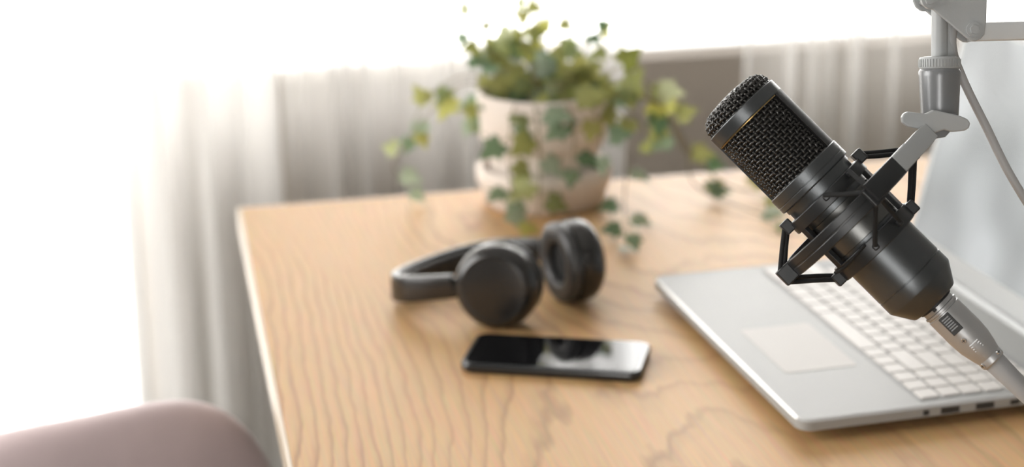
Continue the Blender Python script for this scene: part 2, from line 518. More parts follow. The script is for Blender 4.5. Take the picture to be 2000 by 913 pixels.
# ------------------------------------------------------------------ chair at the left side of the table
def build_chair():
    cx, cyy, rz = -.372, 1.425, .48
    root = thing('upholstered_chair', 'dusty pink upholstered chair with rounded back beside the table', 'chair',
                 Matrix.Translation((cx, cyy, 0)) @ Matrix.Rotation(rz, 4, 'Z'))
    # backrest: a padded curved panel, its back towards the camera
    bm = bmesh.new()
    nu, H0, H1, hw, th = 28, .40, TOP - .026, .215, .05
    rows = []
    sec = 16
    for i in range(nu + 1):
        u = -1 + 2 * i / nu
        x = hw * u * (1 if abs(u) < .999 else 1)
        y0 = .075 * (u * u)                      # ends wrap forward
        edge = max(0.0, 1 - abs(u) ** 5) ** .5   # padding thins to the sides
        top = H0 + (H1 - H0) * (max(0, 1 - abs(u) ** 3.4) ** .5) * (1.0)
        ring = []
        for k in range(sec):
            a = 2 * PI * k / sec
            c, s = math.cos(a), math.sin(a)
            sx = math.copysign(abs(c) ** .55, c); sz = math.copysign(abs(s) ** .35, s)
            zc, zh = (top + H0) / 2, max(.004, (top - H0) / 2)
            z = zc + zh * sz
            ring.append(bm.verts.new((x, y0 + th * .5 * max(.25, edge) * sx + .05 * (zc - z), z)))
        rows.append(ring)
    for A, B in zip(rows, rows[1:]):
        for k in range(sec): bm.faces.new((A[k], A[(k + 1) % sec], B[(k + 1) % sec], B[k]))
    bm.faces.new(rows[0][::-1]); bm.faces.new(rows[-1])
    o = obj('backrest', bm, M_velvet, root, smooth=60)
    md = o.modifiers.new('sub', 'SUBSURF'); md.levels = 1; md.render_levels = 2
    bm = bmesh.new(); prism(bm, rrect(-.21, .03, .21, .43, .09, 6), .36, .45)
    obj('seat', bm, M_velvet, root, smooth=40, bevel=.025)
    for sx in (-1, 1):
        for y, dy in ((.08, -.02), (.38, .03)):
            bm = bmesh.new(); tube(bm, [(sx * .16, y, .37), (sx * .19, y + dy, 0)], [.018, .011], 12)
            obj('leg', bm, M_chairleg, root, smooth=50)
build_chair()

# ------------------------------------------------------------------ laptop
def build_laptop():
    # local x: along the front edge (near -> far), y: front -> hinge (turned), z up
    e = Vector((-.2377, .9713, 0)); n = Vector((.9713, .2377, 0))
    m = Matrix((e, n, Vector((0, 0, 1)))).transposed().to_4x4()
    m.translation = Vector((.2166, 1.2763, TOP))
    # e x n points down, so mirror to keep a right-handed frame: x' = far-to-near
    m = Matrix((-e, n, Vector((0, 0, 1)))).transposed().to_4x4()
    m.translation = Vector((.2166, 1.2763, TOP)) + e * .36
    root = thing('laptop', 'silver open laptop with white keys on the oak table', 'laptop', m)
    LW, LD, ZT, ZE = .36, .262, .0185, .0075
    fx = lambda a: LW - a          # a measured from the near end
    bm = bmesh.new()
    prof = [(0.0035, ZE), (0, ZE + .0022), (0, ZT - .0016), (.0016, ZT)]
    rings = []
    for ins, z in [(.022, .0035)] + prof:
        rings.append([bm.verts.new((x, y, z)) for x, y in rrect(ins, ins, LW - ins, LD - ins * .3, max(.004, .011 - ins * .3), 6)])
    bm.faces.new(rings[0][::-1]); bm.faces.new(rings[-1])
    k = len(rings[0])
    for A, B in zip(rings, rings[1:]):
        for i in range(k): bm.faces.new((A[i], A[(i + 1) % k], B[(i + 1) % k], B[i]))
    obj('base', bm, M_alu, root, smooth=35)
    bm = bmesh.new()   # polished chamfer line round the deck
    A = [bm.verts.new((x, y, ZT - .0016)) for x, y in rrect(-.0002, -.0002, LW + .0002, LD, .011, 6)]
    B = [bm.verts.new((x, y, ZT + .0002)) for x, y in rrect(.0018, .0018, LW - .0018, LD - .0018, .0095, 6)]
    for i in range(k): bm.faces.new((A[i], A[(i + 1) % k], B[(i + 1) % k], B[i]))
    obj('chamfer', bm, M_alu_edge, root, smooth=60)
    for x in (.05, LW - .05):
        for y in (.04, LD - .04):
            bm = bmesh.new(); prism(bm, rrect(x - .02, y - .005, x + .02, y + .005, .0045, 4), 0, .0036)
            obj('rubber_foot', bm, M_rubber, root)
    # trackpad
    bm = bmesh.new(); prism(bm, rrect(fx(.199), .027, fx(.094), .091, .004, 4), ZT - .0004, ZT + .00025)
    obj('trackpad', bm, M_pad, root)
    # keyboard well and keys
    K0, K1, KB0 = .010, .348, .1045
    bm = bmesh.new(); prism(bm, rrect(fx(K1), KB0, fx(K0), KB0 + .1165, .004, 4), ZT - .0002, ZT + .0002)
    obj('key_well', bm, M_keywell, root)
    U = (K1 - K0 - .004) / 18.0
    rows = [[1, 1, 1, 1, 1, 1, 5, 1.25, 1.25, 1.25, 1.25, 2], [1, 1, 1, 2.5, 1, 1, 1, 1, 1, 1, 1, 1, 1, 1, 2.5],
            [1, 1, 1, 2, 1, 1, 1, 1, 1, 1, 1, 1, 1, 1, 1, 2], [1, 1, 1, 1.5, 1, 1, 1, 1, 1, 1, 1, 1, 1, 1, 1, 1.5],
            [1, 1, 1, 2, 1, 1, 1, 1, 1, 1, 1, 1, 1, 1, 1, 1], [1] * 18]
    meshes = {}
    y = KB0 + .002
    for r, row in enumerate(rows):
        kd = .0185 if r < 5 else .0155
        a = K0 + .002
        for w in row:
            key = (w, kd)
            if key not in meshes:
                b2 = bmesh.new()
                hwid = w * U / 2 - .0011; hd = kd / 2 - .0011
                lo = [b2.verts.new((px, py, 0)) for px, py in rrect(-hwid, -hd, hwid, hd, .002, 2)]
                hi = [b2.verts.new((px, py, .0014)) for px, py in rrect(-hwid + .0004, -hd + .0004, hwid - .0004, hd - .0004, .0018, 2)]
                b2.faces.new(hi)
                for i in range(len(lo)): b2.faces.new((lo[i], lo[(i + 1) % len(lo)], hi[(i + 1) % len(lo)], hi[i]))
                bmesh.ops.recalc_face_normals(b2, faces=b2.faces[:])
                me = bpy.data.meshes.new('key'); b2.to_mesh(me); b2.free(); me.materials.append(M_key); meshes[key] = me
            ko = bpy.data.objects.new('key', meshes[key])
            ko.location = (fx(a + w * U / 2), y + kd / 2, ZT + .0002)
            link(ko, root)
            a += w * U
        y += kd
    # ports on the near short side
    for y0, y1, h in ((.103, .108, .0022), (.118, .134, .0026), (.148, .164, .0026), (.178, .186, .002)):
        bm = bmesh.new()
        box(bm, (LW - .004, y0, .0130 - h), (LW + .0002, y1, .0130 + h))
        obj('port', bm, M_port, root)
    # hinge bar
    bm = bmesh.new(); tube(bm, [(.03, LD - .002, ZT - .001), (LW - .03, LD - .002, ZT - .001)], .0055, 14)
    obj('hinge', bm, M_bezel, root, smooth=50)
    # lid: opened about 104 degrees
    LH, LT = .238, .0055
    t = math.radians(14)
    lm = Matrix.Translation((0, LD + .001, ZT + .002)) @ Matrix.Rotation(-t, 4, 'X')
    # lid plane: local x along width, z up the lid, y thickness (away from the user)
    def lid_prism(nm, pts, y0, y1, mt, par):
        b3 = bmesh.new()
        A = [b3.verts.new(lm @ Vector((px, y0, pz))) for px, pz in pts]; B = [b3.verts.new(lm @ Vector((px, y1, pz))) for px, pz in pts]
        nn = len(pts)
        b3.faces.new(A); b3.faces.new(B[::-1])
        for i in range(nn): b3.faces.new((A[i], A[(i + 1) % nn], B[(i + 1) % nn], B[i]))
        return obj(nm, b3, mt, par)
    lid = lid_prism('lid', rrect(0, 0, LW, LH, .009, 5), 0, LT, M_bezel, root)
    lid_prism('screen', rrect(.007, .022, LW - .007, LH - .008, .003, 3), -.0004, .0005, M_screen, lid)
    lid_prism('camera_dot', [(LW / 2 + .0018 * math.cos(i * PI / 5), LH - .004 + .0018 * math.sin(i * PI / 5)) for i in range(10)], -.0004, .0004, M_port, lid)
build_laptop()

# ------------------------------------------------------------------ phone
def build_phone():
    m = Matrix.Translation((-.0498, 1.4353, TOP)) @ Matrix.Rotation(-.2042, 4, 'Z')
    root = thing('smartphone', 'black smartphone lying face up in front of the headphones', 'phone', m)
    L_, Wd, H = .157, .076, .0092
    bm = bmesh.new(); rings = []
    for ins, z in ((.0022, 0), (.0005, .0018), (0, .0042), (.0003, .0072), (.0016, H - .0002)):
        rings.append([bm.verts.new((x, y, z)) for x, y in rrect(ins, ins, L_ - ins, Wd - ins, .0105, 7)])
    k = len(rings[0])
    bm.faces.new(rings[0][::-1]); bm.faces.new(rings[-1])
    for A, B in zip(rings, rings[1:]):
        for i in range(k): bm.faces.new((A[i], A[(i + 1) % k], B[(i + 1) % k], B[i]))
    obj('case', bm, M_phone, root, smooth=40)
    bm = bmesh.new(); prism(bm, rrect(.0045, .0035, L_ - .0045, Wd - .0035, .0085, 7), H - .0005, H + .0002)
    obj('screen', bm, M_pscreen, root)
    bm = bmesh.new(); box(bm, (.105, -.0004, .0035), (.118, .001, .0058)); obj('power_button', bm, M_phone, root, bevel=.0004)
    bm = bmesh.new(); box(bm, (.07, Wd - .001, .0035), (.095, Wd + .0004, .0058)); obj('volume_button', bm, M_phone, root, bevel=.0004)
    bm = bmesh.new(); box(bm, (-.0002, Wd / 2 - .0045, .0034), (.001, Wd / 2 + .0045, .0062)); obj('charging_port', bm, M_port, root)
build_phone()

# ------------------------------------------------------------------ headphones
def build_headphones():
    root = thing('headphones', 'black over-ear headphones lying on the table behind the phone', 'headphones', Matrix.Translation((0, 0, TOP)))
    R = .0395
    def cup(c, nrm, tilt):
        nrm = Vector(nrm).normalized()
        x = Vector((0, 0, 1)).cross(nrm).normalized(); y = nrm.cross(x)
        m = Matrix((x, y, nrm)).transposed().to_4x4(); m.translation = Vector(c)
        # z is the outward normal; the outer disc at z = 0, pads at negative z
        bm = bmesh.new()
        lathe(bm, [(0, .0), (R - .0100, .0), (R - .0078, -.0006), (R - .0040, -.0032), (R - .0012, -.0072), (R, -.0125), (R - .0004, -.022), (R - .002, -.0258), (R - .008, -.0268), (0, -.0268)], 56, m)
        shell = obj('ear_cup', bm, M_hp, root, smooth=40)
        bm = bmesh.new()
        lathe(bm, [(R - .0104, .0003), (R - .0092, .0007), (R - .0082, -.0001), (R - .0092, -.0012)], 56, m, closed=True)
        obj('cap_ring', bm, M_hp, shell, smooth=60)
        bm = bmesh.new()
        pr = []
        for k in range(14):
            a = 2 * PI * k / 14
            pr.append((R - .0105 + .0098 * math.copysign(abs(math.cos(a)) ** .8, math.cos(a)), -.0318 + .0068 * math.copysign(abs(math.sin(a)) ** .7, math.sin(a))))
        lathe(bm, pr, 56, m, closed=True)
        obj('ear_pad', bm, M_hp2, root, smooth=70)
        bm = bmesh.new(); lathe(bm, [(0, -.0290), (R - .018, -.0290), (R - .018, -.0266), (0, -.0266)], 40, m)
        obj('speaker_cloth', bm, M_hp3, root, smooth=40)
        return m
    Lc, Ln = (-.0205, 1.5335, .0400), (-.30, -.95, .06)
    Rc, Rn = (.0725, 1.6235, .0400), (.90, .40, .02)
    cup(Lc, Ln, 0); cup(Rc, Rn, 0)
    P = [(-.0560, 1.5580, .0360), (-.0835, 1.5710, .0300), (-.1045, 1.5880, .0240), (-.1125, 1.6170, .0185), (-.0900, 1.6600, .0155),
         (-.0535, 1.6920, .0175), (-.0180, 1.6980, .0230), (.0130, 1.6850, .0290), (.0350, 1.6600, .0350)]
    pts = spline(P, 8); n = len(pts)
    hh = [.0108 + .0028 * math.sin(PI * min(1, max(0, (i / (n - 1))))) for i in range(n)]
    bm = bmesh.new(); sweep(bm, pts, (0, 0, 1), .0045, hh, .5)
    obj('headband', bm, M_hp, root, smooth=50)
    # soft padding on the inside of the arc
    cen = Vector((-.03, 1.625, .025)); pin = []
    for p in pts[14:-14]:
        d = (cen - p); d.z = 0; d.normalize(); pin.append(p + d * .006)
    bm = bmesh.new(); sweep(bm, pin, (0, 0, 1), .0048, .0108, .7)
    obj('headband_padding', bm, M_hp2, root, smooth=60)
    # sliders joining band and cups
    for a, b_ in ((pts[0], Vector(Lc) + Vector((-.033, .0195, -.002))), (pts[-1], Vector(Rc) + Vector((-.022, .026, -.002)))):
        d = (b_ - a)
        bm = bmesh.new(); sweep(bm, [a - d * .35, a, a + d * .5, b_], (0, 0, 1), .0030, [.0085, .0085, .0080, .0065], .5)
        obj('slider', bm, M_hp, root, smooth=50)
build_headphones()

# ------------------------------------------------------------------ potted ivy
def build_ivy():
    root = thing('potted_ivy', 'trailing green ivy in a cream pot with saucer on the table', 'plant', Matrix.Translation((.035, 1.953, TOP)) @ Matrix.Scale(1.04, 4))
    bm = bmesh.new()
    lathe(bm, [(0, .0), (.062, .0), (.0665, .004), (.0690, .018), (.0735, .026), (.0740, .040), (.0715, .0435), (.0670, .043), (.0650, .036), (.062, .010), (0, .008)], 56)
    obj('saucer', bm, M_pot, root, smooth=50)
    bm = bmesh.new()
    lathe(bm, [(0, .009), (.050, .009), (.0565, .016), (.0595, .060), (.0605, .066), (.0660, .068), (.0685, .072), (.0715, .121), (.0705, .125), (.0675, .125), (.0655, .120), (.0620, .108), (0, .108)], 56)
    obj('pot', bm, M_pot, root, smooth=45)
    bm = bmesh.new(); lathe(bm, [(.0625, .109), (.045, .112), (.02, .113), (0, .1135)], 32)
    obj('soil', bm, M_soil, root, smooth=60)

    def leaf_mesh(m_):
        # five-lobed ivy leaf, tip at +y, stalk end at origin
        out = [(0, .08), (.20, -.06), (.46, .02), (.40, .26), (.58, .50), (.30, .56), (.20, .78), (0, 1.12)]
        full = out + [(-x, y) for x, y in out[-2:0:-1]]
        b_ = bmesh.new()
        c = b_.verts.new((0, .38, .02))
        vs = [b_.verts.new((x, y, -.16 * abs(x) - .10 * max(0, y - .5) ** 1.5)) for x, y in full]
        for i in range(len(vs)): b_.faces.new((c, vs[i], vs[(i + 1) % len(vs)]))
        s = [b_.verts.new(v) for v in ((-.02, -.45, -.04), (.02, -.45, -.04), (.02, .1, 0), (-.02, .1, 0))]
        b_.faces.new(s)
        me = bpy.data.meshes.new('leaf'); b_.to_mesh(me); b_.free(); me.materials.append(m_)
        return me
    LM = [leaf_mesh(M_leafA), leaf_mesh(M_leafB), leaf_mesh(M_leafC)]
    rnd = random.Random(5)
    count = [0]
    def leaf(p, direction, face, size, kind):
        y = Vector(direction).normalized(); z = Vector(face); z = (z - y * z.dot(y))
        z = z.normalized() if z.length > 1e-4 else y.orthogonal().normalized()
        x = y.cross(z)
        m = Matrix((x, y, z)).transposed().to_4x4() @ Matrix.Scale(size, 4)
        m.translation = Vector(p) + y * size * .4
        low = min((m @ v.co).z for v in LM[kind].vertices)
        if low < .0015: m.translation.z += .0015 - low          # never into the wood
        o = bpy.data.objects.new('leaf', LM[kind]); link(o, root); o.matrix_local = m
        count[0] += 1
    def vine(P, step=.017, size=(.019, .028), start=.15, kinds=(0, 0, 1, 2), rad=.0011, skip=0.0, face=(0, -.75, .6)):
        pts = spline([Vector(p) / 1000 for p in P], 8)
        for p in pts: p.z = max(p.z, .0018)
        bm = bmesh.new(); tube(bm, pts, [rad * (1 - .5 * i / len(pts)) for i in range(len(pts))], 5)
        obj('stem', bm, M_stem, root, smooth=60)
        tot = sum((q - p).length for p, q in zip(pts, pts[1:])); d = 0; nxt = tot * start; side = rnd.choice((-1, 1))
        for p, q in zip(pts, pts[1:]):
            d += (q - p).length
            if d >= nxt:
                nxt = d + step * rnd.uniform(.75, 1.3); side = -side
                if rnd.random() < skip: continue
                t = (q - p).normalized(); s = t.cross(Vector(face)).normalized() * side
                dr = t * rnd.uniform(.1, .7) + s * rnd.uniform(.5, 1) + Vector((rnd.uniform(-.3, .3), rnd.uniform(-.5, .1), rnd.uniform(-.5, .2)))
                f = Vector(face) + Vector((rnd.uniform(-.5, .5), rnd.uniform(-.3, .3), rnd.uniform(-.4, .4)))
                sz = 1.22 * rnd.uniform(*size) * (1 - .25 * d / tot)
                pp = q.copy()
                if pp.z < .03 and pp.y < -.02 and skip >= .3:      # leaves of runners rest above the wood
                    dr.z = abs(dr.z) * .3 + .1
                leaf(pp, dr, f, sz, rnd.choice(kinds))
        p, q = pts[-2], pts[-1]
        leaf(q, (q - p) + Vector((0, 0, .0002)), face, size[0], kinds[-1])
    # upright shoots
    vine([(0, 0, 105), (-12, 0, 150), (-24, 5, 190), (-36, 5, 222)], kinds=(0, 1), size=(.014, .021))
    vine([(5, -5, 105), (0, -5, 150), (-6, 0, 180), (-8, 0, 200)], kinds=(0, 1, 0), size=(.018, .026))
    vine([(10, 0, 105), (16, 0, 150), (22, 0, 178), (52, -5, 190)], kinds=(0, 0, 2), size=(.017, .024))
    vine([(10, 5, 105), (30, 10, 140), (46, 5, 165), (58, 0, 178)], kinds=(0, 0, 1), size=(.018, .026))
    vine([(-10, 0, 105), (-40, 0, 145), (-62, 0, 178), (-76, 0, 202)], kinds=(0, 1), size=(.016, .021))
    vine([(-12, -5, 105), (-42, -5, 135), (-62, 0, 152), (-78, 0, 172)], kinds=(0, 2), size=(.016, .021))
    vine([(-5, 10, 105), (-30, 10, 150), (-20, 10, 172)], kinds=(0, 1))
    # crown
    for k in range(13):
        a = 2 * PI * k / 13 + rnd.uniform(-.2, .2); r = rnd.uniform(.6, 1.1)
        x, y = math.cos(a), math.sin(a) * .8
        vine([(x * 15, y * 15, 106), (x * 38 * r, y * 38 * r, 135 + rnd.uniform(0, 25)), (x * 68 * r, y * 62 * r, 132 + rnd.uniform(-12, 18)), (x * 88 * r, y * 80 * r, 105 + rnd.uniform(-15, 15))],
             step=.020, size=(.018, .030), kinds=(0, 0, 0, 1, 2))
    # left trailers
    vine([(-20, 0, 108), (-70, -5, 142), (-112, 0, 128), (-135, 0, 100), (-142, 0, 80)], kinds=(0, 1, 2), size=(.018, .027), step=.024)
    vine([(-20, -10, 108), (-80, -10, 135), (-128, -5, 95), (-152, -5, 62), (-163, -5, 42), (-148, -8, 22)], kinds=(1, 1, 2), size=(.018, .026), step=.026, start=.35)
    # right trailers
    vine([(20, 0, 108), (70, 0, 142), (105, 0, 134), (128, 5, 112)], kinds=(0, 0, 1), size=(.021, .030))
    vine([(20, -5, 108), (80, -5, 135), (118, 0, 112), (140, 5, 82), (150, 5, 55), (172, 5, 42)], kinds=(0, 1, 0, 2), size=(.020, .028), start=.3, step=.02)
    vine([(20, -15, 108), (75, -20, 120), (104, -10, 88), (110, 0, 70)], kinds=(0, 0), size=(.022, .030), step=.018)
    # over the front of the pot
    vine([(-15, -20, 108), (-30, -66, 122), (-36, -84, 95), (-38, -86, 60), (-34, -90, 32)], kinds=(0, 0, 2), size=(.022, .028), step=.023, start=.35)
    vine([(-5, -20, 108), (-10, -66, 124), (-6, -88, 90), (-6, -90, 50), (-8, -94, 18), (-14, -110, 8)], kinds=(2, 0, 2, 1), size=(.022, .030), step=.021, start=.3)
    vine([(10, -20, 108), (24, -66, 125), (30, -86, 95), (28, -88, 66)], kinds=(2, 0, 2), size=(.020, .027), step=.022, start=.35)
    vine([(20, -15, 108), (46, -58, 124), (56, -74, 100), (58, -80, 78)], kinds=(0, 2, 2), size=(.020, .027), step=.022, start=.35)
    # runners lying on the table
    vine([(30, -10, 108), (85, -20, 105), (88, -40, 55), (84, -60, 20), (82, -100, 8), (84, -160, 6), (80, -180, 5)], kinds=(2, 2), size=(.019, .024), step=.045, start=.42, skip=.1, face=(0, -.5, .9))
    vine([(30, 0, 108), (110, 5, 112), (152, 0, 60), (160, -10, 22), (185, -35, 8), (212, -70, 6), (245, -118, 5), (262, -150, 5)], kinds=(2, 2, 0), size=(.020, .026), step=.040, start=.55, skip=.15, face=(0, -.5, .9))
    vine([(30, 8, 108), (120, 15, 105), (168, 10, 40), (200, 5, 12), (235, -10, 6), (262, -60, 5)], kinds=(2, 0), size=(.020, .026), step=.042, start=.62, skip=.1, face=(0, -.5, .9))
    return count[0]
NLEAF = build_ivy()

# ------------------------------------------------------------------ microphone, mount, boom
PX = 1.15 / 3500                              # drawing unit of the microphone parts, about a third of a millimetre
MZ = (CR * .7004 - CU * .7137)
MX = (CR * -.7137 - CU * .7004).normalized()
tl_ = math.radians(7)
MZ = (MZ * math.cos(tl_) - CF * math.sin(tl_)).normalized()
MX = (MX - MZ * MX.dot(MZ)).normalized()
MY = MZ.cross(MX)
MICM = Matrix((MX, MY, MZ)).transposed().to_4x4()
MICM.translation = Vector((.1471, 1.1175, .3044 + TOP))
SC = Matrix.Scale(PX, 4)
def ang(deg):        # angle round the mic: 0 = lower left side, 90 = front (towards the room), 180 = upper right side
    return -math.radians(deg)
def pol(r, deg, s):
    return Vector((r * math.cos(ang(deg)), r * math.sin(ang(deg)), s)) * PX

def build_mic():
    root = thing('condenser_microphone', 'black condenser microphone with woven wire head held in a shock mount', 'microphone', MICM)
    def lt(name, prof, m, parent=root, seg=64, smooth=30, closed=False, a0=0, a1=2 * PI):
        bm = bmesh.new(); lathe(bm, prof, seg, SC, a0, a1, closed); return obj(name, bm, m, parent, smooth=smooth)
    # woven head: ring wires and long wires passing over and under each other
    def weave(name, prof_fn, nrow, ncol, s_len, wr, amp, smooth=60):
        bm = bmesh.new()
        for j in range(nrow):
            u = (j + .5) / nrow
            pts = []
            for i in range(ncol * 2):
                a = 2 * PI * (i / (ncol * 2))
                r, s = prof_fn(u)
                sg = 1 if ((i // 2 + j) % 2 == 0) else -1
                if i % 2: sg = 0
                nr, ns = norm(prof_fn, u)
                pts.append(Vector(((r + sg * amp * nr) * math.cos(a), (r + sg * amp * nr) * math.sin(a), s + sg * amp * ns)) * PX)
            tube(bm, pts, wr * PX, 6, closed=True)
        for i in range(ncol):
            a = 2 * PI * i / ncol
            pts = []
            for j in range(nrow * 2 + 1):
                u = j / (nrow * 2)
                r, s = prof_fn(u)
                if j % 2 == 1: sg = -1 if ((i + j // 2) % 2 == 0) else 1
                else: sg = 0
                nr, ns = norm(prof_fn, u)
                if r < 14: continue
                pts.append(Vector(((r + sg * amp * nr) * math.cos(a), (r + sg * amp * nr) * math.sin(a), s + sg * amp * ns)) * PX)
            tube(bm, pts, wr * PX, 6)
        o = obj(name, bm, m_mesh, root, smooth=smooth); o['kind'] = 'stuff'; return o
    def norm(fn, u, h=.01):
        a = fn(max(0, u - h)); b = fn(min(1, u + h)); t = (b[0] - a[0], b[1] - a[1]); l = math.hypot(*t) or 1
        # outward: rotate tangent
        return (t[1] / l, -t[0] / l)
    m_mesh = M_mesh
    weave('side_mesh', lambda u: (76.2, 24 + 148 * u), 17, 48, 148, 2.9, 2.5)
    def dome(u):        # from the crown centre down to the band
        # flat top, rounded shoulder, short wall
        tot = 46 + 38 + 10; d = u * tot
        if d < 46: return (d + .5, -31 - 3 * (1 - (d / 46) ** 2))
        if d < 84:
            a = (d - 46) / 38 * PI / 2
            return (46.5 + 30 * math.sin(a), -31 + 25 * (1 - math.cos(a)))
        return (76.5, -6 + (d - 84))
    weave('top_mesh', dome, 11, 48, 94, 2.8, 2.3)
    lt('inner_liner', [(0, -27), (44, -26), (62, -18), (69, -4), (70.5, 175), (0, 175)], M_liner, smooth=50)
    lt('top_band', [(80, 0), (82.5, .5), (83.5, 2), (83.5, 25), (82.5, 26.5), (80, 27), (76, 27), (76, 0)], M_mic, closed=True)
    for c in (158, 338):
        a0 = ang(c + 19); a1 = ang(c - 19)
        bm = bmesh.new(); lathe(bm, [(74, 26), (83.0, 26), (83.0, 172), (74, 172)], 10, SC, a0, a1, closed=True)
        obj('side_strut', bm, M_mic_matte, root, smooth=30)
        bm = bmesh.new(); tube(bm, [pol(82.8, c - 19.5, 28), pol(82.8, c - 19.5, 170)], 1.1 * PX, 6)
        obj('strut_edge', bm, M_mesh, root)
    lt('gilt_rim', [(79.5, 27), (81.5, 27.3), (81.5, 28.8), (79.5, 29.2)], M_brass, closed=True)
    lt('collar', [(70, 168), (83.6, 168), (85, 169.5), (85, 189), (84.4, 189.6), (84.4, 190.6), (85, 191.2), (85, 201), (83.6, 203), (79, 204), (79, 212), (70, 212)], M_mic, closed=True)
    body = lt('body', [(0, 205), (76.5, 205), (77, 206), (77, 452.6), (75.6, 453.2), (75.6, 455), (77, 455.6), (77, 481), (76.4, 483), (53, 520), (51, 521.5), (30, 521.5), (30, 516), (0, 516)], M_mic, smooth=25)
    lt('cage_sleeve', [(78.2, 262), (79, 263), (79, 338), (78.2, 339), (76, 339), (76, 262)], M_sleeve, closed=True)
    lt('output_socket', [(30, 517), (37.5, 519), (37.5, 526), (36, 527.5), (30, 527.5)], M_mic_matte, closed=True)
build_mic()

def build_mount():
    root = thing('shock_mount', 'black elastic shock mount cage gripping the microphone body', 'shock mount', MICM)
    def lt(name, prof, m, closed=True, seg=72):
        bm = bmesh.new(); lathe(bm, prof, seg, SC, closed=closed); return obj(name, bm, m, root, smooth=30)
    lt('outer_ring', [(140, 272), (148.5, 272), (150, 273.5), (150, 287), (149.2, 288), (149.2, 291), (150, 292), (150, 305.5), (148.5, 307), (140, 307)], M_sm)
    lt('inner_ring', [(80, 225), (91, 225), (92.5, 226.5), (92.5, 249), (91, 250.5), (80, 250.5)], M_sm)
    lt('inner_ring', [(80, 346), (91, 346), (92.5, 347.5), (92.5, 376), (91, 377.5), (80, 377.5)], M_sm)
    for d in (24, 156, 225, 315):
        bm = bmesh.new(); box(bm, (-5, -9, 248), (5, 9, 348), Matrix.Rotation(ang(d), 4, 'Z') @ Matrix.Translation((87 * PX, 0, 0)) @ SC)
        obj('cage_post', bm, M_sm, root, bevel=.0004)
    def lug(r0, r1, deg, s0, s1, w, nm):
        bm = bmesh.new(); m = Matrix.Rotation(ang(deg), 4, 'Z') @ SC
        box(bm, (r0, -w, s0), (r1, w, s1), m); return obj(nm, bm, M_sm, root, bevel=.0009)
    # cords: outer anchors to hooks on the two inner rings
    anchors = [(0, (-3, 3)), (108, (-26, 15)), (180, (-3, 3)), (270, (-16, 16))]
    for deg, sp in anchors:
        if deg != 108: lug(147, 178, deg, 272, 307, 19, 'outer_lug')
        else: lug(147, 156, deg, 270, 310, 14, 'outer_lug')
        if abs(sp[0]) < 5:
            for s0, s1 in ((212, 238), (351, 377)): lug(86, 108, deg, s0, s1, 17, 'hook')
        for k, o in enumerate(sp):
            if abs(sp[0]) >= 5:
                for s0, s1 in ((228, 240), (358, 370)): lug(88, 101, deg + o, s0, s1, 6, 'hook')
            for s_in, s_out in ((228, 276), (362, 304)):
                big = abs(sp[0]) < 5
                ro = 163 if big else 152
                p0 = pol(ro + (7 if big and k else (-7 if big else 0)), deg + (o if big else o * .12), s_out)
                p1 = pol((103 if k else 92) if big else 99, deg + o, s_in - (6 if big and s_in < 300 else 0))
                bm = bmesh.new(); tube(bm, [p0, (p0 + p1) / 2 + (p1 - p0).orthogonal().normalized() * PX * 1.0, p1], 4.6 * PX, 10)
                obj('elastic_cord', bm, M_cord, root, smooth=60)
    # a lower cord running round the lower ring
    bm = bmesh.new(); tube(bm, [pol(95.5, d, 350 + 3 * math.sin(math.radians(d * 3))) for d in range(5, 80, 5)], 3.2 * PX, 8)
    obj('elastic_cord', bm, M_cord, root, smooth=60)
    # arm leaving the front of the ring towards the upper right
    P = [(44, -152), (80, -140), (120, -112), (160, -74), (205, -36), (222, -24)]
    P = [Vector((-x, y, 284)) * PX for x, y in P]
    bm = bmesh.new(); sweep(bm, P[:4], (0, 0, 1), 8 * PX, 20 * PX, .2); obj('arm_block', bm, M_sm, root, smooth=40)
    P2 = [p + Vector((0, -1, 0)) * PX for p in P[2:]]
    bm = bmesh.new(); sweep(bm, P2, (0, 0, 1), 9 * PX, [19 * PX, 19 * PX, 19 * PX, 17 * PX], .25); obj('arm', bm, M_grey, root, smooth=40)
    for off in (-1, 5):
        bm = bmesh.new(); tube(bm, [p + Vector((.2, -10.2, off)) * PX for p in P[3:]], .8 * PX, 6); obj('arm_groove', bm, M_sm, root)
    bm = bmesh.new(); sweep(bm, [p + Vector((0, 2, 15)) * PX for p in P[2:5]], (0, 0, 1), 5 * PX, 4 * PX, .5); obj('arm_rib', bm, M_sm, root, smooth=40)
build_mount()

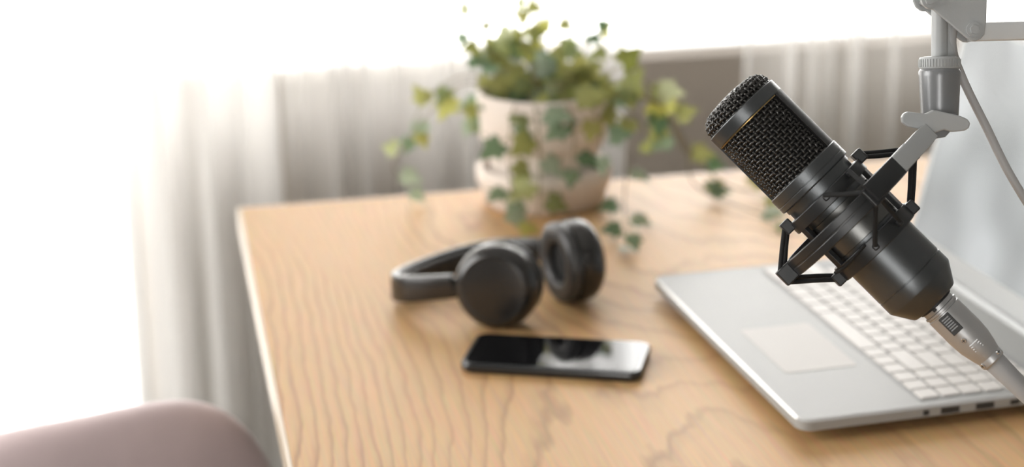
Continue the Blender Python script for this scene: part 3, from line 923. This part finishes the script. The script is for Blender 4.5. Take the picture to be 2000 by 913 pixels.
# boom frame: x right, z up, y away, unit as above; origin at the swivel
BO = Vector((.2744, 1.1148, .2939 + TOP))
BOOM = Matrix((CR, CF, CU)).transposed().to_4x4(); BOOM.translation = BO
def Bp(px, py, y=0):      # drawing units -> local metres (x right, y away, z up)
    return Vector((px - 1835, y, 240 - py)) * PX
def build_boom():
    root = thing('boom_arm', 'fade-lightened grey microphone boom arm reaching in from the upper right', 'boom arm', BOOM)
    def pr(name, pts, y0, y1, m, bevel=None, parent=root):
        bm = bmesh.new()
        A = [bm.verts.new(Bp(x, y, y0)) for x, y in pts]; B = [bm.verts.new(Bp(x, y, y1)) for x, y in pts]
        n = len(pts); bm.faces.new(A); bm.faces.new(B[::-1])
        for i in range(n): bm.faces.new((A[i], A[(i + 1) % n], B[(i + 1) % n], B[i]))
        return obj(name, bm, m, parent, bevel=bevel)
    def vl(name, prof, m, smooth=35, seg=48, x=1835, y=0, parent=root):
        bm = bmesh.new(); lathe(bm, [(r * PX, (240 - py) * PX) for r, py in prof], seg, Matrix.Translation(((x - 1835) * PX, y * PX, 0)))
        return obj(name, bm, m, parent, smooth=smooth)
    # swivel collar
    vl('collar', [(0, 228), (36, 228), (36.5, 225), (40, 150), (40.5, 141), (38, 136), (36, 134), (0, 134)], M_midgrey)
    vl('collar_recess', [(30, 202), (33, 202), (33, 228), (30, 228)], M_sm)
    ringo = vl('knurled_ring', [(0, 135), (38, 135), (39.5, 132), (39.5, 116), (38, 112.5), (30, 111), (0, 111)], M_grey)
    rm = bmesh.new(); box(rm, (-1.2 * PX, -1.1 * PX, 0), (1.2 * PX, 1.1 * PX, 15 * PX))
    rmesh = bpy.data.meshes.new('rib'); rm.to_mesh(rmesh); rm.free(); rmesh.materials.append(M_grey)
    for k in range(44):
        a = 2 * PI * k / 44
        o = bpy.data.objects.new('rib', rmesh); link(o, ringo)
        o.location = (39.6 * PX * math.cos(a), 39.6 * PX * math.sin(a), (240 - 131.5) * PX); o.rotation_euler = (0, 0, a)
    vl('stem', [(0, 113), (16, 113), (16, -40), (0, -40)], M_grey)
    pr('stem_rib', [(1848, 40), (1853, 40), (1853, 78), (1864, 113), (1848, 113)], -6, 6, M_grey)
    # wing knob and pivot
    wing = [(1749, 240), (1748, 230), (1752, 222), (1760, 219), (1793, 223), (1800, 220), (1808, 216), (1816, 217), (1860, 227), (1874, 233), (1880, 241), (1877, 251), (1868, 256), (1845, 258), (1830, 254), (1822, 256), (1812, 260), (1790, 254), (1760, 248)]
    pr('wing_knob', wing, -62, -46, M_grey, bevel=.0009)
    bm = bmesh.new(); tube(bm, [Bp(1818, 240, -50), Bp(1818, 240, 20)], 11 * PX, 16); obj('pivot_pin', bm, M_midgrey, root, smooth=50)
    pr('swivel_fork', [(1800, 222), (1862, 222), (1858, 246), (1838, 268), (1815, 272), (1800, 262)], -36, -24, M_midgrey, bevel=.0006)
    pr('swivel_fork', [(1800, 222), (1862, 222), (1858, 246), (1838, 268), (1815, 272), (1800, 262)], 6, 18, M_midgrey, bevel=.0006)
    # head bracket: two side plates, bolts, spacer
    plate = [(1786, -110), (1789, 0), (1794, 12), (1804, 20), (1815, 21), (1880, 76), (1888, 81), (1897, 82), (1907, 78), (1914, 69), (1918, 40), (1922, -110)]
    for y0 in (-34, 24):
        pr('bracket_plate', plate, y0, y0 + 10, M_grey, bevel=.0007)
    for bx_, by_, r in ((1893, 60, 15), (1806, 4, 14)):
        for y0, y1, rr in ((-38, -33, r), (-44, -38, r * .62)):
            bm = bmesh.new(); tube(bm, [Bp(bx_, by_, y1), Bp(bx_, by_, y0)], rr * PX, 24 if rr == r else 6); obj('bolt', bm, M_grey, root, smooth=50)
        bm = bmesh.new(); tube(bm, [Bp(bx_, by_, -30), Bp(bx_, by_, 30)], r * .5 * PX, 12); obj('axle', bm, M_midgrey, root, smooth=50)
    # arms: two parallel bars to the elbow, then down to a clamp on the table edge
    def bar(name, p, q, h, m=M_arm, up=(0, 0, 1)):
        bm = bmesh.new(); sweep(bm, [p, (p + q) / 2, q], up, h * PX, h * PX, .25); return obj(name, bm, m, root, smooth=40)
    bar('arm_bar', Bp(1893, 63, 0), Bp(2400, 50, 20), 18)
    bar('arm_bar', Bp(1932, 48, 0), Bp(1932, -110, 0), 13)
    bar('arm_bar', Bp(1830, -85, 0), Bp(2400, -110, 20), 18)
    inv = BOOM.inverted()
    clampw = W(TW - .03, -.95, TOP)
    cl = inv @ clampw
    elbow = Bp(2400, -50, 20)
    pr('elbow_plate', [(2370, -140), (2430, -140), (2440, -50), (2420, 30), (2380, 40), (2360, -50)], -16, -6, M_grey)
    pr('elbow_plate', [(2370, -140), (2430, -140), (2440, -50), (2420, 30), (2380, 40), (2360, -50)], 46, 56, M_grey)
    mast_top = inv @ (clampw + Vector((0, 0, .17)))
    bar('arm_bar', elbow, mast_top, 18, up=(1, 0, 0))
    def wtube(name, a, b, r, m=M_arm):
        bm = bmesh.new(); tube(bm, [inv @ a, inv @ b], r, 20); return obj(name, bm, m, root, smooth=50)
    wtube('mast', clampw + Vector((0, 0, .008)), clampw + Vector((0, 0, .18)), .012)
    wtube('clamp_foot', clampw, clampw + Vector((0, 0, .012)), .026, M_grey)
    wtube('clamp_screw', clampw + Vector((0, 0, -TT - .05)), clampw + Vector((0, 0, -TT)), .006, M_screw)
    bm = bmesh.new()
    mm = inv @ ROOM
    box(bm, (TW + .001, -.972, TOP - TT - .03), (TW + .012, -.928, TOP + .010), mm); box(bm, (TW - .05, -.972, TOP - TT - .045), (TW + .012, -.928, TOP - TT - .030), mm)
    box(bm, (TW - .05, -.972, TOP + .0005), (TW + .012, -.928, TOP + .010), mm)
    obj('clamp_bracket', bm, M_grey, root, bevel=.001)
build_boom()

def build_cable():
    root = thing('microphone_cable', 'fade-lightened grey microphone cable with a nickel plug in the microphone base', 'cable', MICM)
    def lt(name, prof, m, parent=root, seg=40, smooth=30, closed=False):
        bm = bmesh.new(); lathe(bm, prof, seg, SC, closed=closed); return obj(name, bm, m, parent, smooth=smooth)
    plug = lt('plug_shell', [(0, 522), (33.5, 522), (34, 523), (34, 536), (37, 537), (37, 541), (35, 542), (35, 545), (36.5, 546), (37, 600), (35, 628), (30, 650), (26, 664), (0, 664)], M_xlr)
    # latch in a dark slot, facing the room
    for nm, r0, r1, s0, s1, w, m, d in (('latch_slot', 33, 37.8, 548, 590, 12, M_port, 72), ('release_dot', 33, 35.0, 526, 533, 4, M_port, 66)):
        bm = bmesh.new(); box(bm, (r0, -w, s0), (r1, w, s1), Matrix.Rotation(ang(d), 4, 'Z') @ SC); obj(nm, bm, m, plug, bevel=.0004)
    for k in range(6):
        bm = bmesh.new(); box(bm, (36, -8, 553 + k * 5), (40.0, 8, 555.4 + k * 5), Matrix.Rotation(ang(72), 4, 'Z') @ SC); obj('latch_rib', bm, M_midgrey, plug)
    for k in range(5):
        bm = bmesh.new(); box(bm, (30, -10, 622 + k * 5), (36.0 - k * 1.5, 10, 624 + k * 5), Matrix.Rotation(ang(80), 4, 'Z') @ SC); obj('grip_rib', bm, M_xlr, plug)
    def screw(deg, r, s, rad):
        bm = bmesh.new(); c = pol(r, deg, s); d = pol(1, deg, 0).normalized()
        tube(bm, [c, c + d * 4 * PX], [rad * PX, rad * .75 * PX], 16); o = obj('screw', bm, M_screw, plug, smooth=40)
        bm = bmesh.new(); t = Vector((0, 0, 1)); q = d.cross(t)
        for u, v in ((t, q), (q, t)):
            mm = Matrix((u, v, d)).transposed().to_4x4(); mm.translation = c + d * 3.6 * PX
            box(bm, (-rad * .55 * PX, -rad * .12 * PX, 0), (rad * .55 * PX, rad * .12 * PX, .7 * PX), mm)
        obj('screw_cross', bm, M_port, o)
    screw(64, 34.5, 608, 6.5)
    lt('strain_clamp', [(18, 660), (25, 660), (26, 662), (26, 676), (24, 679), (18, 679)], M_xlr, closed=True)
    for d in (30, 128):
        screw(d, 24, 669, 6)
    boot = lt('boot', [(0, 676), (21.5, 676), (22, 678), (18, 770), (13, 812), (0, 812)], M_boot)
    inv = MICM.inverted() @ BOOM
    P = [Vector((0, 0, 805)) * PX, Vector((0, 6, 860)) * PX]
    for x, y, d in ((2110, 850, 10), (2185, 780, 20), (2190, 660, 30), (2100, 530, 30), (1990, 358, 30), (1935, 250, 30), (1888, 155, 28), (1866, 90, 24), (1868, 20, 10), (1872, -90, 4)):
        P.append(inv @ Bp(x, y, d))
    bm = bmesh.new(); tube(bm, spline(P, 10), 8.5 * PX, 12); obj('cord', bm, M_cable, root, smooth=60)
build_cable()
